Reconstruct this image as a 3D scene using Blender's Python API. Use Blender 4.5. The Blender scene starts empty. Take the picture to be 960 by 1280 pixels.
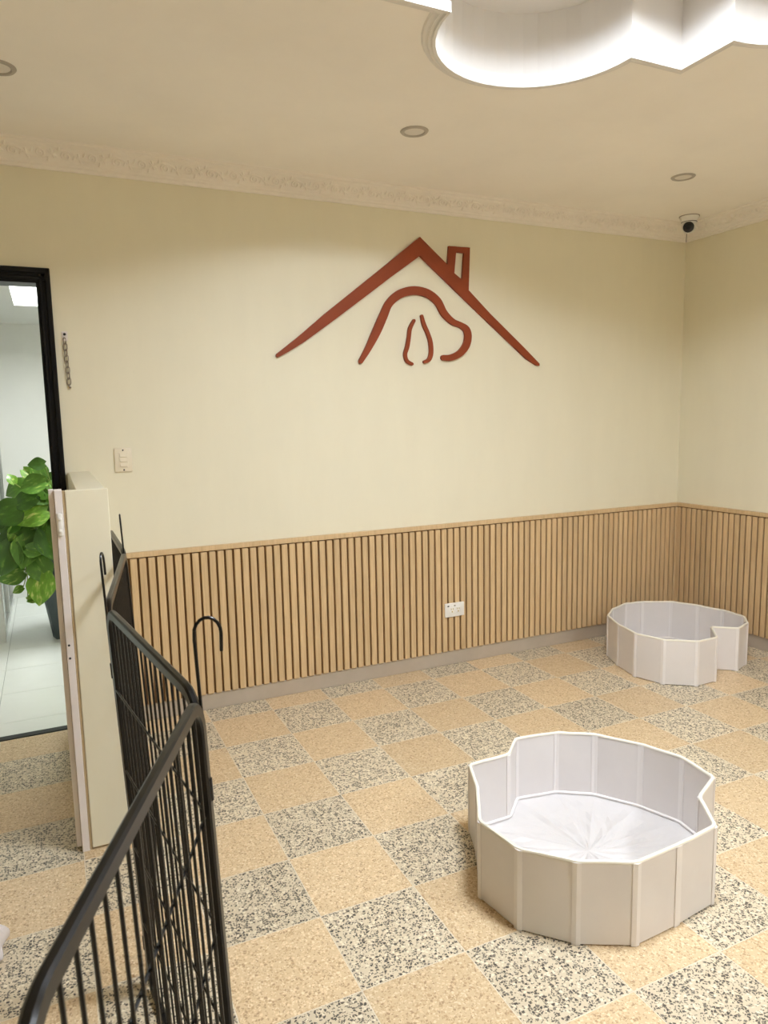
import bpy, bmesh, math, random
from mathutils import Vector, Matrix
from mathutils.geometry import tessellate_polygon

random.seed(7)
S = bpy.context.scene
COL = S.collection

# ------------------------------------------------------------------ camera
YAW, PITCH, ROLL = 0.435122, 0.130604, -0.020779
FPX = 896.23
CAM = Vector((-0.6094, -3.4596, 1.4146))
cam_d = bpy.data.cameras.new('camera')
cam_d.sensor_fit = 'VERTICAL'
cam_d.sensor_height = 36.0
cam_d.lens = FPX / 1280.0 * 36.0
cam_d.clip_start = 0.02
cam_d.dof.use_dof = True
cam_d.dof.focus_distance = 3.2
cam_d.dof.aperture_fstop = 11.0
cam = bpy.data.objects.new('camera', cam_d)
COL.objects.link(cam)
fw = Vector((math.sin(YAW) * math.cos(PITCH), math.cos(YAW) * math.cos(PITCH), -math.sin(PITCH)))
rt = Vector((math.cos(YAW), -math.sin(YAW), 0))
up = rt.cross(fw)
r2 = rt * math.cos(ROLL) + up * math.sin(ROLL)
u2 = up * math.cos(ROLL) - rt * math.sin(ROLL)
m3 = Matrix((r2, u2, -fw)).transposed()
cam.matrix_world = Matrix.Translation(CAM) @ m3.to_4x4()
S.camera = cam

# ------------------------------------------------------------------ world, light levels, exposure
w = bpy.data.worlds.new('world')
S.world = w
w.use_nodes = True
w.node_tree.nodes['Background'].inputs[0].default_value = (0.9, 0.92, 1.0, 1)
w.node_tree.nodes['Background'].inputs[1].default_value = 0.05
S.view_settings.view_transform = 'Standard'
S.view_settings.look = 'None'
S.view_settings.gamma = 1.0
S.view_settings.use_curve_mapping = False
S.view_settings.exposure = 0.04
S.cycles.max_bounces = 16
S.cycles.diffuse_bounces = 10
LAMP_STRENGTH = 121.0
REAR_FILL_STRENGTH = 95.0  # added fill light behind the viewer
LAMP_COLOR = (0.92, 1.0, 1.09)
HALL_STRENGTH = 26.0
HALL_COLOR = (0.95, 1.0, 0.98)

# main sizes (metres): back wall y = 0, floor z = 0
XR = 3.147          # right wall
XL = -3.0           # left wall
YB = -6.2           # wall behind the viewer
ZC = 2.565          # ceiling
TRAY = (0.85, -2.10)
TRAY_TOP = 2.79
DOOR_L, DOOR_R, DOOR_T = -1.42, -0.594, 2.02

# ------------------------------------------------------------------ helpers
def link(o, parent=None):
    COL.objects.link(o)
    if parent is not None:
        o.parent = parent
    return o

def mesh_from(bm, name, smooth=False):
    me = bpy.data.meshes.new(name)
    bm.normal_update()
    bm.to_mesh(me)
    bm.free()
    if smooth:
        me.shade_smooth()
        try:
            me.set_sharp_from_angle(angle=math.radians(38))
        except Exception:
            pass
    return me

def obj(name, bm, mat, parent=None, smooth=False, loc=None):
    me = bm if isinstance(bm, bpy.types.Mesh) else mesh_from(bm, name, smooth)
    if mat is not None and not me.materials:
        me.materials.append(mat)
    o = bpy.data.objects.new(name, me)
    if loc is not None:
        o.location = loc
    return link(o, parent)

def empty(name, loc=(0, 0, 0)):
    o = bpy.data.objects.new(name, None)
    o.empty_display_size = 0.05
    o.location = loc
    return link(o)

def tag(o, label, cat, group=None):
    o['label'] = label
    o['category'] = cat
    if group:
        o['group'] = group
    return o

def struct(o, label=None, cat=None):
    o['kind'] = 'structure'
    if label:
        o['label'] = label
    if cat:
        o['category'] = cat
    return o

def box(bm, x0, x1, y0, y1, z0, z1, bev=0.0, seg=1):
    r = bmesh.ops.create_cube(bm, size=1.0)
    vs = r['verts']
    for v in vs:
        v.co = Vector(((x0 + x1) / 2 + v.co.x * (x1 - x0), (y0 + y1) / 2 + v.co.y * (y1 - y0), (z0 + z1) / 2 + v.co.z * (z1 - z0)))
    if bev > 0:
        es = list({e for v in vs for e in v.link_edges})
        bmesh.ops.bevel(bm, geom=es, offset=bev, segments=seg, affect='EDGES', profile=0.5)
    return bm

def bbox(x0, x1, y0, y1, z0, z1, bev=0.0, seg=1):
    return box(bmesh.new(), x0, x1, y0, y1, z0, z1, bev, seg)

def tube(bm, pts, rad, n=8, closed=False, cap=True):
    """round tube through pts; rad a number or list"""
    pts = [Vector(p) for p in pts]
    k = len(pts)
    rads = rad if isinstance(rad, (list, tuple)) else [rad] * k
    rings = []
    prev_n = None
    for i in range(k):
        if closed:
            t = pts[(i + 1) % k] - pts[i - 1]
        else:
            t = pts[min(i + 1, k - 1)] - pts[max(i - 1, 0)]
        t.normalize()
        if prev_n is None:
            a = Vector((0, 0, 1)) if abs(t.z) < 0.9 else Vector((1, 0, 0))
            nrm = (a - t * a.dot(t)).normalized()
        else:
            nrm = (prev_n - t * prev_n.dot(t)).normalized()
        prev_n = nrm
        b = t.cross(nrm)
        rings.append([bm.verts.new(pts[i] + (nrm * math.cos(2 * math.pi * j / n) + b * math.sin(2 * math.pi * j / n)) * rads[i]) for j in range(n)])
    rng = range(k) if closed else range(k - 1)
    for i in rng:
        A, B = rings[i], rings[(i + 1) % k]
        for j in range(n):
            bm.faces.new((A[j], A[(j + 1) % n], B[(j + 1) % n], B[j]))
    if cap and not closed:
        bm.faces.new(list(reversed(rings[0])))
        bm.faces.new(rings[-1])
    return bm

def lathe(bm, prof, n=24, center=(0, 0, 0)):
    """prof: (r, z) list, axis z"""
    c = Vector(center)
    rings = []
    for r, z in prof:
        if r < 1e-6:
            rings.append([bm.verts.new(c + Vector((0, 0, z)))])
        else:
            rings.append([bm.verts.new(c + Vector((r * math.cos(2 * math.pi * j / n), r * math.sin(2 * math.pi * j / n), z))) for j in range(n)])
    for A, B in zip(rings, rings[1:]):
        for j in range(n):
            a = [A[0]] if len(A) == 1 else [A[j], A[(j + 1) % n]]
            b = [B[0]] if len(B) == 1 else [B[(j + 1) % n], B[j]]
            if len(a) + len(b) >= 3:
                bm.faces.new(a + b)
    bmesh.ops.recalc_face_normals(bm, faces=bm.faces)
    return bm

def extrude_poly(outer, holes, to3, d0, d1, bm=None):
    """flat shape (2-D loops) pushed between two depths; to3(u, v, d) -> Vector"""
    bm = bm or bmesh.new()
    loops = [outer] + list(holes)
    tris = tessellate_polygon([[Vector((u, v, 0)) for u, v in L] for L in loops])
    flat = [p for L in loops for p in L]
    A = [bm.verts.new(to3(u, v, d0)) for u, v in flat]
    B = [bm.verts.new(to3(u, v, d1)) for u, v in flat]
    for t in tris:
        try:
            bm.faces.new([A[i] for i in t])
            bm.faces.new([B[i] for i in reversed(t)])
        except ValueError:
            pass
    o = 0
    for L in loops:
        n = len(L)
        for i in range(n):
            j = (i + 1) % n
            bm.faces.new((A[o + i], A[o + j], B[o + j], B[o + i]))
        o += n
    bmesh.ops.recalc_face_normals(bm, faces=bm.faces)
    return bm

def catmull(pts, per=6, closed=False):
    out = []
    n = len(pts)
    seg = n if closed else n - 1
    for i in range(seg):
        if closed:
            p0, p1, p2, p3 = (pts[(i + k - 1) % n] for k in range(4))
        else:
            p0, p1, p2, p3 = pts[max(i - 1, 0)], pts[i], pts[i + 1], pts[min(i + 2, n - 1)]
        for s in range(per):
            t = s / per
            out.append(tuple(0.5 * (2 * b + (c - a) * t + (2 * a - 5 * b + 4 * c - d) * t * t + (3 * b - a - 3 * c + d) * t ** 3)
                             for a, b, c, d in zip(p0, p1, p2, p3)))
    if not closed:
        out.append(tuple(pts[-1]))
    return out

# ------------------------------------------------------------------ materials
def new_mat(name):
    m = bpy.data.materials.new(name)
    m.use_nodes = True
    nt = m.node_tree
    return m, nt, nt.nodes['Principled BSDF']

def N(nt, kind, **kw):
    n = nt.nodes.new(kind)
    for k, v in kw.items():
        setattr(n, k, v)
    return n

def setin(n, **kw):
    for k, v in kw.items():
        n.inputs[k.replace('_', ' ')].default_value = v
    return n

def ramp(nt, stops, interp='LINEAR'):
    n = nt.nodes.new('ShaderNodeValToRGB')
    cr = n.color_ramp
    cr.interpolation = interp
    while len(cr.elements) < len(stops):
        cr.elements.new(0.5)
    for e, (p, c) in zip(cr.elements, stops):
        e.position = p
        e.color = (*c, 1) if len(c) == 3 else c
    return n

def mixc(nt, fac, a, b, mode='MIX'):
    n = nt.nodes.new('ShaderNodeMix')
    n.data_type = 'RGBA'
    n.blend_type = mode
    for sock, val in ((n.inputs[0], fac), (n.inputs[6], a), (n.inputs[7], b)):
        if hasattr(val, 'links') or isinstance(val, bpy.types.NodeSocket):
            nt.links.new(val, sock)
        elif isinstance(val, (int, float)):
            sock.default_value = val
        else:
            sock.default_value = (*val, 1)
    return n.outputs[2]

def plain(name, col, rough=0.5, var=0.06, vscale=6.0, bump=0.0, bscale=200.0, metal=0.0, spec=0.5):
    """one paint colour with faint mottling and fine relief"""
    m, nt, b = new_mat(name)
    geo = N(nt, 'ShaderNodeNewGeometry')
    no = setin(N(nt, 'ShaderNodeTexNoise'), Scale=vscale, Detail=5.0, Roughness=0.6)
    nt.links.new(geo.outputs['Position'], no.inputs['Vector'])
    rp = ramp(nt, [(0.3, tuple(c * (1 - var) for c in col)), (0.7, tuple(min(1, c * (1 + var)) for c in col))])
    nt.links.new(no.outputs['Fac'], rp.inputs[0])
    nt.links.new(rp.outputs[0], b.inputs['Base Color'])
    b.inputs['Roughness'].default_value = rough
    b.inputs['Metallic'].default_value = metal
    b.inputs['Specular IOR Level'].default_value = spec
    if bump > 0:
        n2 = setin(N(nt, 'ShaderNodeTexNoise'), Scale=bscale, Detail=3.0)
        nt.links.new(geo.outputs['Position'], n2.inputs['Vector'])
        bp = setin(N(nt, 'ShaderNodeBump'), Strength=bump, Distance=0.004)
        nt.links.new(n2.outputs['Fac'], bp.inputs['Height'])
        nt.links.new(bp.outputs[0], b.inputs['Normal'])
    return m

def wall_paint(name, col):
    """trowelled wall paint: faint vertical streaks, patches and small scuffs"""
    m, nt, b = new_mat(name)
    geo = N(nt, 'ShaderNodeNewGeometry')
    mp = N(nt, 'ShaderNodeMapping')
    mp.inputs['Scale'].default_value = (3.0, 3.0, 0.7)
    nt.links.new(geo.outputs['Position'], mp.inputs['Vector'])
    n1 = setin(N(nt, 'ShaderNodeTexNoise'), Scale=2.2, Detail=6.0, Roughness=0.62)
    nt.links.new(mp.outputs[0], n1.inputs['Vector'])
    r1 = ramp(nt, [(0.3, tuple(c * 0.975 for c in col)), (0.7, tuple(c * 1.015 for c in col))])
    nt.links.new(n1.outputs['Fac'], r1.inputs[0])
    n2 = setin(N(nt, 'ShaderNodeTexNoise'), Scale=9.0, Detail=8.0, Roughness=0.7, Distortion=1.5)
    nt.links.new(geo.outputs['Position'], n2.inputs['Vector'])
    r2_ = ramp(nt, [(0.69, (0, 0, 0)), (0.78, (1, 1, 1))])
    nt.links.new(n2.outputs['Fac'], r2_.inputs[0])
    mul = N(nt, 'ShaderNodeMath', operation='MULTIPLY')
    mul.inputs[1].default_value = 0.25
    nt.links.new(r2_.outputs[0], mul.inputs[0])
    nt.links.new(mixc(nt, mul.outputs[0], r1.outputs[0], tuple(c * 0.8 for c in col)), b.inputs['Base Color'])
    b.inputs['Roughness'].default_value = 0.55
    bp = setin(N(nt, 'ShaderNodeBump'), Strength=0.12, Distance=0.004)
    n3 = setin(N(nt, 'ShaderNodeTexNoise'), Scale=14.0, Detail=7.0)
    nt.links.new(geo.outputs['Position'], n3.inputs['Vector'])
    nt.links.new(n3.outputs['Fac'], bp.inputs['Height'])
    nt.links.new(bp.outputs[0], b.inputs['Normal'])
    return m

def terrazzo(name, matrix, chips, density, scale, small, rough=0.42):
    """ground terrazzo: stone chips of two sizes cast in a cement matrix"""
    m, nt, b = new_mat(name)
    geo = N(nt, 'ShaderNodeNewGeometry')
    info = N(nt, 'ShaderNodeObjectInfo')
    dn = setin(N(nt, 'ShaderNodeTexNoise'), Scale=scale * 1.4, Detail=1.0)
    nt.links.new(geo.outputs['Position'], dn.inputs['Vector'])
    add = N(nt, 'ShaderNodeVectorMath', operation='MULTIPLY_ADD')
    add.inputs[1].default_value = (0.006, 0.006, 0.0)
    nt.links.new(dn.outputs['Color'], add.inputs[0])
    nt.links.new(geo.outputs['Position'], add.inputs[2])
    cur = None
    base = mixc(nt, 0.5, matrix[0], matrix[1])
    nb = setin(N(nt, 'ShaderNodeTexNoise'), Scale=34.0, Detail=6.0, Roughness=0.7)
    nt.links.new(geo.outputs['Position'], nb.inputs['Vector'])
    base = mixc(nt, nb.outputs['Fac'], matrix[0], matrix[1])
    cur = base
    for sc, dens, edge in ((scale * 2.1, small, 0.08), (scale, density, 0.13)):
        v1 = setin(N(nt, 'ShaderNodeTexVoronoi', feature='F1', voronoi_dimensions='2D'), Scale=sc, Randomness=1.0)
        v2 = setin(N(nt, 'ShaderNodeTexVoronoi', feature='DISTANCE_TO_EDGE', voronoi_dimensions='2D'), Scale=sc, Randomness=1.0)
        for v in (v1, v2):
            nt.links.new(add.outputs[0], v.inputs['Vector'])
        sep = N(nt, 'ShaderNodeSeparateColor')
        nt.links.new(v1.outputs['Color'], sep.inputs[0])
        pick = N(nt, 'ShaderNodeMath', operation='LESS_THAN')
        pick.inputs[1].default_value = dens
        nt.links.new(sep.outputs[0], pick.inputs[0])
        mr = N(nt, 'ShaderNodeMapRange')
        mr.inputs[1].default_value = edge * 0.6
        mr.inputs[2].default_value = edge * 1.6
        nt.links.new(v2.outputs['Distance'], mr.inputs[0])
        f = N(nt, 'ShaderNodeMath', operation='MULTIPLY')
        nt.links.new(pick.outputs[0], f.inputs[0])
        nt.links.new(mr.outputs[0], f.inputs[1])
        stops = [(i / len(chips), c) for i, c in enumerate(chips)]
        cr = ramp(nt, stops, 'CONSTANT')
        nt.links.new(sep.outputs[1], cr.inputs[0])
        cur = mixc(nt, f.outputs[0], cur, cr.outputs[0])
    hs = N(nt, 'ShaderNodeHueSaturation')
    mr = N(nt, 'ShaderNodeMapRange')
    mr.inputs[3].default_value = 0.93
    mr.inputs[4].default_value = 1.06
    nt.links.new(info.outputs['Random'], mr.inputs[0])
    nt.links.new(mr.outputs[0], hs.inputs['Value'])
    nt.links.new(cur, hs.inputs['Color'])
    nt.links.new(hs.outputs[0], b.inputs['Base Color'])
    b.inputs['Roughness'].default_value = rough
    return m

def oak(name, col, dark):
    m, nt, b = new_mat(name)
    geo = N(nt, 'ShaderNodeNewGeometry')
    info = N(nt, 'ShaderNodeObjectInfo')
    mp = N(nt, 'ShaderNodeMapping')
    mp.inputs['Scale'].default_value = (95, 95, 4.5)
    nt.links.new(geo.outputs['Position'], mp.inputs['Vector'])
    mul = N(nt, 'ShaderNodeMath', operation='MULTIPLY')
    mul.inputs[1].default_value = 40.0
    nt.links.new(info.outputs['Random'], mul.inputs[0])
    no = setin(N(nt, 'ShaderNodeTexNoise', noise_dimensions='4D'), Scale=1.0, Detail=6.0, Roughness=0.6, Distortion=0.4)
    nt.links.new(mp.outputs[0], no.inputs['Vector'])
    nt.links.new(mul.outputs[0], no.inputs['W'])
    rp = ramp(nt, [(0.25, dark), (0.6, col), (0.85, tuple(min(1, c * 1.1) for c in col))])
    nt.links.new(no.outputs['Fac'], rp.inputs[0])
    hs = N(nt, 'ShaderNodeHueSaturation')
    mr = N(nt, 'ShaderNodeMapRange')
    mr.inputs[3].default_value = 0.93
    mr.inputs[4].default_value = 1.07
    nt.links.new(info.outputs['Random'], mr.inputs[0])
    nt.links.new(mr.outputs[0], hs.inputs['Value'])
    nt.links.new(rp.outputs[0], hs.inputs['Color'])
    nt.links.new(hs.outputs[0], b.inputs['Base Color'])
    b.inputs['Roughness'].default_value = 0.5
    return m

def leaf_mat(name, green, streak, amount):
    m, nt, b = new_mat(name)
    tc = N(nt, 'ShaderNodeTexCoord')
    info = N(nt, 'ShaderNodeObjectInfo')
    mp = N(nt, 'ShaderNodeMapping')
    mp.inputs['Scale'].default_value = (3.2, 9.0, 3.0)
    mp.inputs['Rotation'].default_value = (0, 0, 0.7)
    nt.links.new(tc.outputs['Object'], mp.inputs['Vector'])
    mul = N(nt, 'ShaderNodeMath', operation='MULTIPLY')
    mul.inputs[1].default_value = 30.0
    nt.links.new(info.outputs['Random'], mul.inputs[0])
    no = setin(N(nt, 'ShaderNodeTexNoise', noise_dimensions='4D'), Scale=1.0, Detail=3.0, Roughness=0.55)
    nt.links.new(mp.outputs[0], no.inputs['Vector'])
    nt.links.new(mul.outputs[0], no.inputs['W'])
    rp = ramp(nt, [(0.45 - amount, tuple(c * 0.75 for c in green)), (0.58 - amount, green), (0.70 - amount, streak)])
    nt.links.new(no.outputs['Fac'], rp.inputs[0])
    nt.links.new(rp.outputs[0], b.inputs['Base Color'])
    b.inputs['Roughness'].default_value = 0.32
    b.inputs['Subsurface Weight'].default_value = 0.0
    return m

def emit(name, col, strength):
    m = bpy.data.materials.new(name)
    m.use_nodes = True
    nt = m.node_tree
    nt.nodes.remove(nt.nodes['Principled BSDF'])
    e = nt.nodes.new('ShaderNodeEmission')
    e.inputs[0].default_value = (*col, 1)
    e.inputs[1].default_value = strength
    nt.links.new(e.outputs[0], nt.nodes['Material Output'].inputs[0])
    return m

M = {}
M['wall'] = wall_paint('cream_wall_paint', (0.765, 0.728, 0.58))
M['ceiling'] = plain('ceiling_paint', (0.90, 0.865, 0.82), 0.7, 0.03, 2.0, 0.05, 60)
M['tray'] = plain('tray_white_paint', (0.74, 0.72, 0.70), 0.6, 0.02, 3.0)
M['crown'] = plain('crown_plaster', (0.85, 0.81, 0.75), 0.6, 0.03, 5.0)
M['base'] = plain('baseboard_paint', (0.45, 0.385, 0.31), 0.45, 0.06, 7.0)
M['oak'] = oak('oak_slat', (0.64, 0.465, 0.265), (0.52, 0.355, 0.185))
M['oak_back'] = plain('slat_backing', (0.20, 0.105, 0.035), 0.7, 0.1, 20)
M['grout'] = plain('floor_grout', (0.68, 0.60, 0.47), 0.8, 0.15, 30)
M['t_dark'] = terrazzo('terrazzo_grey', ((0.70, 0.60, 0.43), (0.54, 0.455, 0.33)),
                       [(0.05, 0.042, 0.035), (0.17, 0.145, 0.115), (0.08, 0.068, 0.055), (0.78, 0.70, 0.54), (0.06, 0.048, 0.038)], 0.40, 125.0, 0.26)
M['t_beige'] = terrazzo('terrazzo_beige', ((0.655, 0.50, 0.31), (0.555, 0.415, 0.25)),
                        [(0.46, 0.31, 0.17), (0.72, 0.56, 0.36), (0.38, 0.25, 0.14), (0.73, 0.60, 0.41), (0.52, 0.37, 0.21)], 0.36, 135.0, 0.30)
M['rust'] = plain('rust_red_paint', (0.25, 0.050, 0.016), 0.55, 0.08, 9.0, spec=0.25)
M['black_frame'] = plain('black_gloss_frame', (0.002, 0.002, 0.003), 0.35, 0.1, 5.0, spec=0.25)
M['pen'] = plain('black_powder_coat', (0.004, 0.0035, 0.0035), 0.30, 0.15, 40.0, spec=0.35)
M['pvc'] = plain('white_pvc', (0.69, 0.655, 0.645), 0.42, 0.025, 7.0, 0.06, 35)
M['pvc_sheet'] = plain('pvc_base_sheet', (0.60, 0.575, 0.57), 0.4, 0.025, 9.0, 0.10, 25)
M['pvc_seam'] = plain('white_pvc_seam', (0.76, 0.725, 0.715), 0.35, 0.02, 9.0)
M['pvc_rim'] = plain('cream_piping', (0.80, 0.77, 0.68), 0.45, 0.03, 9.0)
M['white_metal'] = plain('white_enamel', (0.75, 0.70, 0.69), 0.4, 0.04, 8.0)
M['white_plastic'] = plain('white_plastic', (0.80, 0.79, 0.76), 0.35, 0.03, 10.0)
M['ivory_plastic'] = plain('ivory_plastic', (0.78, 0.71, 0.57), 0.35, 0.03, 10.0)
M['tan'] = plain('tan_board_edge', (0.46, 0.35, 0.20), 0.6, 0.1, 25.0)
M['steel'] = plain('steel', (0.35, 0.31, 0.27), 0.35, 0.2, 60.0, metal=1.0)
M['dark'] = plain('dark_plastic', (0.02, 0.02, 0.022), 0.35, 0.1, 20.0)
M['lens'] = plain('camera_lens', (0.004, 0.005, 0.008), 0.12, 0.1, 20.0)
M['diffuser_off'] = plain('unlit_diffuser', (0.72, 0.69, 0.64), 0.5, 0.02, 10.0)
M['ring'] = plain('downlight_ring', (0.40, 0.37, 0.33), 0.4, 0.03, 10.0)
M['hall_wall'] = plain('hall_wall_paint', (0.78, 0.77, 0.74), 0.6, 0.02, 3.0)
M['hall_tile'] = plain('white_porcelain', (0.80, 0.82, 0.79), 0.22, 0.03, 4.0)
M['hall_grout'] = plain('grey_grout', (0.22, 0.24, 0.22), 0.8, 0.1, 20)
M['pot'] = plain('slate_planter', (0.055, 0.075, 0.085), 0.5, 0.12, 12.0)
M['soil'] = plain('soil', (0.05, 0.032, 0.02), 0.9, 0.3, 60.0)
M['stem'] = plain('plant_stem', (0.22, 0.30, 0.06), 0.5, 0.2, 30.0)
M['leaf0'] = leaf_mat('leaf_deep_green', (0.055, 0.145, 0.014), (0.16, 0.29, 0.045), -0.04)
M['leaf1'] = leaf_mat('leaf_mid_green', (0.105, 0.25, 0.026), (0.40, 0.50, 0.13), 0.0)
M['leaf2'] = leaf_mat('leaf_lime', (0.17, 0.36, 0.03), (0.55, 0.58, 0.18), 0.03)
M['alu'] = plain('brushed_aluminium', (0.66, 0.67, 0.66), 0.3, 0.05, 40.0, metal=0.8)
M['cloth'] = plain('white_cloth', (0.80, 0.76, 0.78), 0.9, 0.04, 12.0, 0.2, 150)
M['yellow_brass'] = plain('outlet_contacts', (0.45, 0.38, 0.10), 0.4, 0.1, 40.0)
gm, gnt, gb = new_mat('clear_glass')
gb.inputs['Base Color'].default_value = (0.85, 0.93, 0.90, 1)
gb.inputs['Roughness'].default_value = 0.03
gb.inputs['Transmission Weight'].default_value = 1.0
gb.inputs['IOR'].default_value = 1.45
M['glass'] = gm
M['lamp'] = emit('lamp_glow', LAMP_COLOR, LAMP_STRENGTH)
M['rear_fill'] = emit('rear_fill_glow', LAMP_COLOR, REAR_FILL_STRENGTH)  # glow of the added, unseen fill light
M['hall_lamp'] = emit('hall_panel_glow', HALL_COLOR, HALL_STRENGTH)

# ================================================================== THE SETTING
TH = 0.10
# back wall with the doorway cut out
bm = bmesh.new()
box(bm, XL - TH, DOOR_L, 0, TH, 0, ZC + 0.3)
box(bm, DOOR_L, DOOR_R, 0, TH, DOOR_T, ZC + 0.3)
box(bm, DOOR_R, XR + TH, 0, TH, 0, ZC + 0.3)
struct(obj('wall_back', bm, M['wall']))
struct(obj('wall_right', bbox(XR, XR + TH, YB - TH, 0, 0, ZC + 0.3), M['wall']))
struct(obj('wall_left', bbox(XL - TH, XL, YB - TH, 0, 0, ZC + 0.3), M['wall']))
struct(obj('wall_rear', bbox(XL, XR, YB - TH, YB, 0, ZC + 0.3), M['wall']))

# ---- terrazzo floor: each tile its own piece in a bed of pale grout
floor = struct(obj('floor', bbox(XL, XR, YB, 0.075, -0.06, -0.0006), M['grout']))
tile_cache = {}
def tile_mesh(wx, wy, kind):
    key = (round(wx, 3), round(wy, 3), kind)
    if key not in tile_cache:
        b_ = bbox(-wx / 2, wx / 2, -wy / 2, wy / 2, -0.012, 0.0, 0.0004)
        me = mesh_from(b_, 'tile')
        me.materials.append(M['t_dark'] if kind else M['t_beige'])
        tile_cache[key] = me
    return tile_cache[key]
T = 0.30
Y0 = -1.960
GAP = 0.0030
rest = {True: bmesh.new(), False: bmesh.new()}
for i in range(-10, 11):
    for j in range(-15, 7):
        x0, x1 = i * T, (i + 1) * T
        y0, y1 = Y0 + j * T, Y0 + (j + 1) * T
        x0, x1 = max(x0, XL), min(x1, XR)
        top = 0.07 if (j == 6 and DOOR_L <= x0 and x1 <= DOOR_R + 0.01) else 0.0
        y1 = min(y1, top)
        if j == 6 and top > 0:
            y1 = top
        if x1 - x0 < 0.02 or y1 - y0 < 0.02 or y1 < YB + 0.02:
            continue
        if i < -6 or j < -8:      # far behind and beside the viewer: joined
            box(rest[(i + j) % 2 == 0], x0 + GAP / 2, x1 - GAP / 2, max(y0, YB) + GAP / 2, y1 - GAP / 2, -0.012, 0.0)
            continue
        me = tile_mesh(x1 - x0 - GAP, y1 - y0 - GAP, (i + j) % 2 == 0)
        o = bpy.data.objects.new('tile', me)
        o.location = ((x0 + x1) / 2, (y0 + y1) / 2, 0)
        link(o, floor)

for k_, b_ in rest.items():
    o = obj('tile_field', b_, M['t_dark'] if k_ else M['t_beige'], floor)
    o['kind'] = 'stuff'

# ---- ceiling with the lobed tray opening
def tray_outline(seg=22):
    cx, cy = TRAY
    hx, hy, r = 0.56, 0.545, 0.34
    pts = []
    # top side (towards the back wall), left to right, then right, near and left sides
    sides = [((-hx, hy), (hx, hy), math.pi), ((hx, hy), (hx, -hy), math.pi / 2), ((hx, -hy), (-hx, -hy), 0.0), ((-hx, -hy), (-hx, hy), -math.pi / 2)]
    for (ax, ay), (bx_, by_), a0 in sides:
        pts.append((cx + ax, cy + ay))
        mx, my = (ax + bx_) / 2, (ay + by_) / 2
        for k in range(seg + 1):
            a = a0 - math.pi * k / seg
            pts.append((cx + mx + r * math.cos(a), cy + my + r * math.sin(a)))
    return pts
OUT = tray_outline()
ceil_outer = [(XL, YB), (XR, YB), (XR, 0), (XL, 0)]
well = [(1.70, -4.55), (2.30, -4.55), (2.30, -3.95), (1.70, -3.95)]  # out-of-view recess, added to hold the rear fill light
bm = extrude_poly(ceil_outer, [OUT, well], lambda u, v, d: Vector((u, v, d)), ZC, ZC + 0.03)
ceiling = struct(obj('ceiling', bm, M['ceiling']))
# tray sides and top
bm = bmesh.new()
n = len(OUT)
lo = [bm.verts.new((x, y, ZC + 0.03)) for x, y in OUT]
hi = [bm.verts.new((x, y, TRAY_TOP)) for x, y in OUT]
for i in range(n):
    bm.faces.new((lo[i], lo[(i + 1) % n], hi[(i + 1) % n], hi[i]))
obj('tray_side', bm, M['tray'], ceiling)
bm = bmesh.new()
for (xa, ya), (xb, yb) in zip(well, well[1:] + well[:1]):
    bm.faces.new([bm.verts.new((xa, ya, ZC + 0.03)), bm.verts.new((xb, yb, ZC + 0.03)), bm.verts.new((xb, yb, ZC + 0.12)), bm.verts.new((xa, ya, ZC + 0.12))])
obj('light_well_side', bm, M['tray'], ceiling)  # sides of the recess made for the added fill light
obj('light_well_top', bbox(1.65, 2.35, -4.60, -3.90, ZC + 0.12, ZC + 0.14), M['tray'], ceiling)
obj('tray_top', bbox(TRAY[0] - 1.1, TRAY[0] + 1.1, TRAY[1] - 1.1, TRAY[1] + 1.1, TRAY_TOP, TRAY_TOP + 0.03), M['tray'], ceiling)

def offset_loop(pts, d):
    """push a clockwise loop outwards by d, mitred"""
    out = []
    k = len(pts)
    for i in range(k):
        p, a, b_ = Vector(pts[i]), Vector(pts[i - 1]), Vector(pts[(i + 1) % k])
        e1, e2 = (p - a), (b_ - p)
        if e1.length < 1e-6 or e2.length < 1e-6:
            e1 = e2 = (b_ - a)
        e1.normalize(); e2.normalize()
        n1, n2 = Vector((-e1.y, e1.x)), Vector((-e2.y, e2.x))
        mm = (n1 + n2)
        if mm.length < 1e-4:
            mm = n1
        mm.normalize()
        s = d / max(0.5, mm.dot(n1))
        out.append(p + mm * s)
    return out
prof = [(-0.006, 0.012), (-0.006, -0.016), (0.004, -0.018), (0.008, -0.012), (0.014, -0.011), (0.018, -0.014), (0.024, -0.009), (0.034, -0.007), (0.038, 0.0005)]
bm = bmesh.new()
rows = [[bm.verts.new((p.x, p.y, ZC + z)) for p in offset_loop(OUT, d)] for d, z in prof]
for A, B in zip(rows, rows[1:]):
    for i in range(n):
        j = (i + 1) % n
        bm.faces.new((A[i], A[j], B[j], B[i]))
bmesh.ops.recalc_face_normals(bm, faces=bm.faces)
obj('tray_lip', bm, M['tray'], ceiling)

# ---- crown moulding with scroll relief
CP = [(0, 2.474), (0.012, 2.474), (0.013, 2.486), (0.021, 2.489), (0.022, 2.497), (0.029, 2.501), (0.034, 2.508), (0.070, 2.541), (0.077, 2.545), (0.080, 2.553), (0.093, 2.556), (0.096, 2.566), (0, 2.566)]
def crown(name, A, B):
    bm = bmesh.new()
    a = [bm.verts.new(A(d, z)) for d, z in CP]
    b_ = [bm.verts.new(B(d, z)) for d, z in CP]
    k = len(CP)
    for i in range(k):
        bm.faces.new((a[i], a[(i + 1) % k], b_[(i + 1) % k], b_[i]))
    bm.faces.new(a); bm.faces.new(list(reversed(b_)))
    bmesh.ops.recalc_face_normals(bm, faces=bm.faces)
    return struct(obj(name, bm, M['crown']))
crown_b = crown('trim_1', lambda d, z: Vector((XL + d, -d, z)), lambda d, z: Vector((XR - d, -d, z)))
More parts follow.
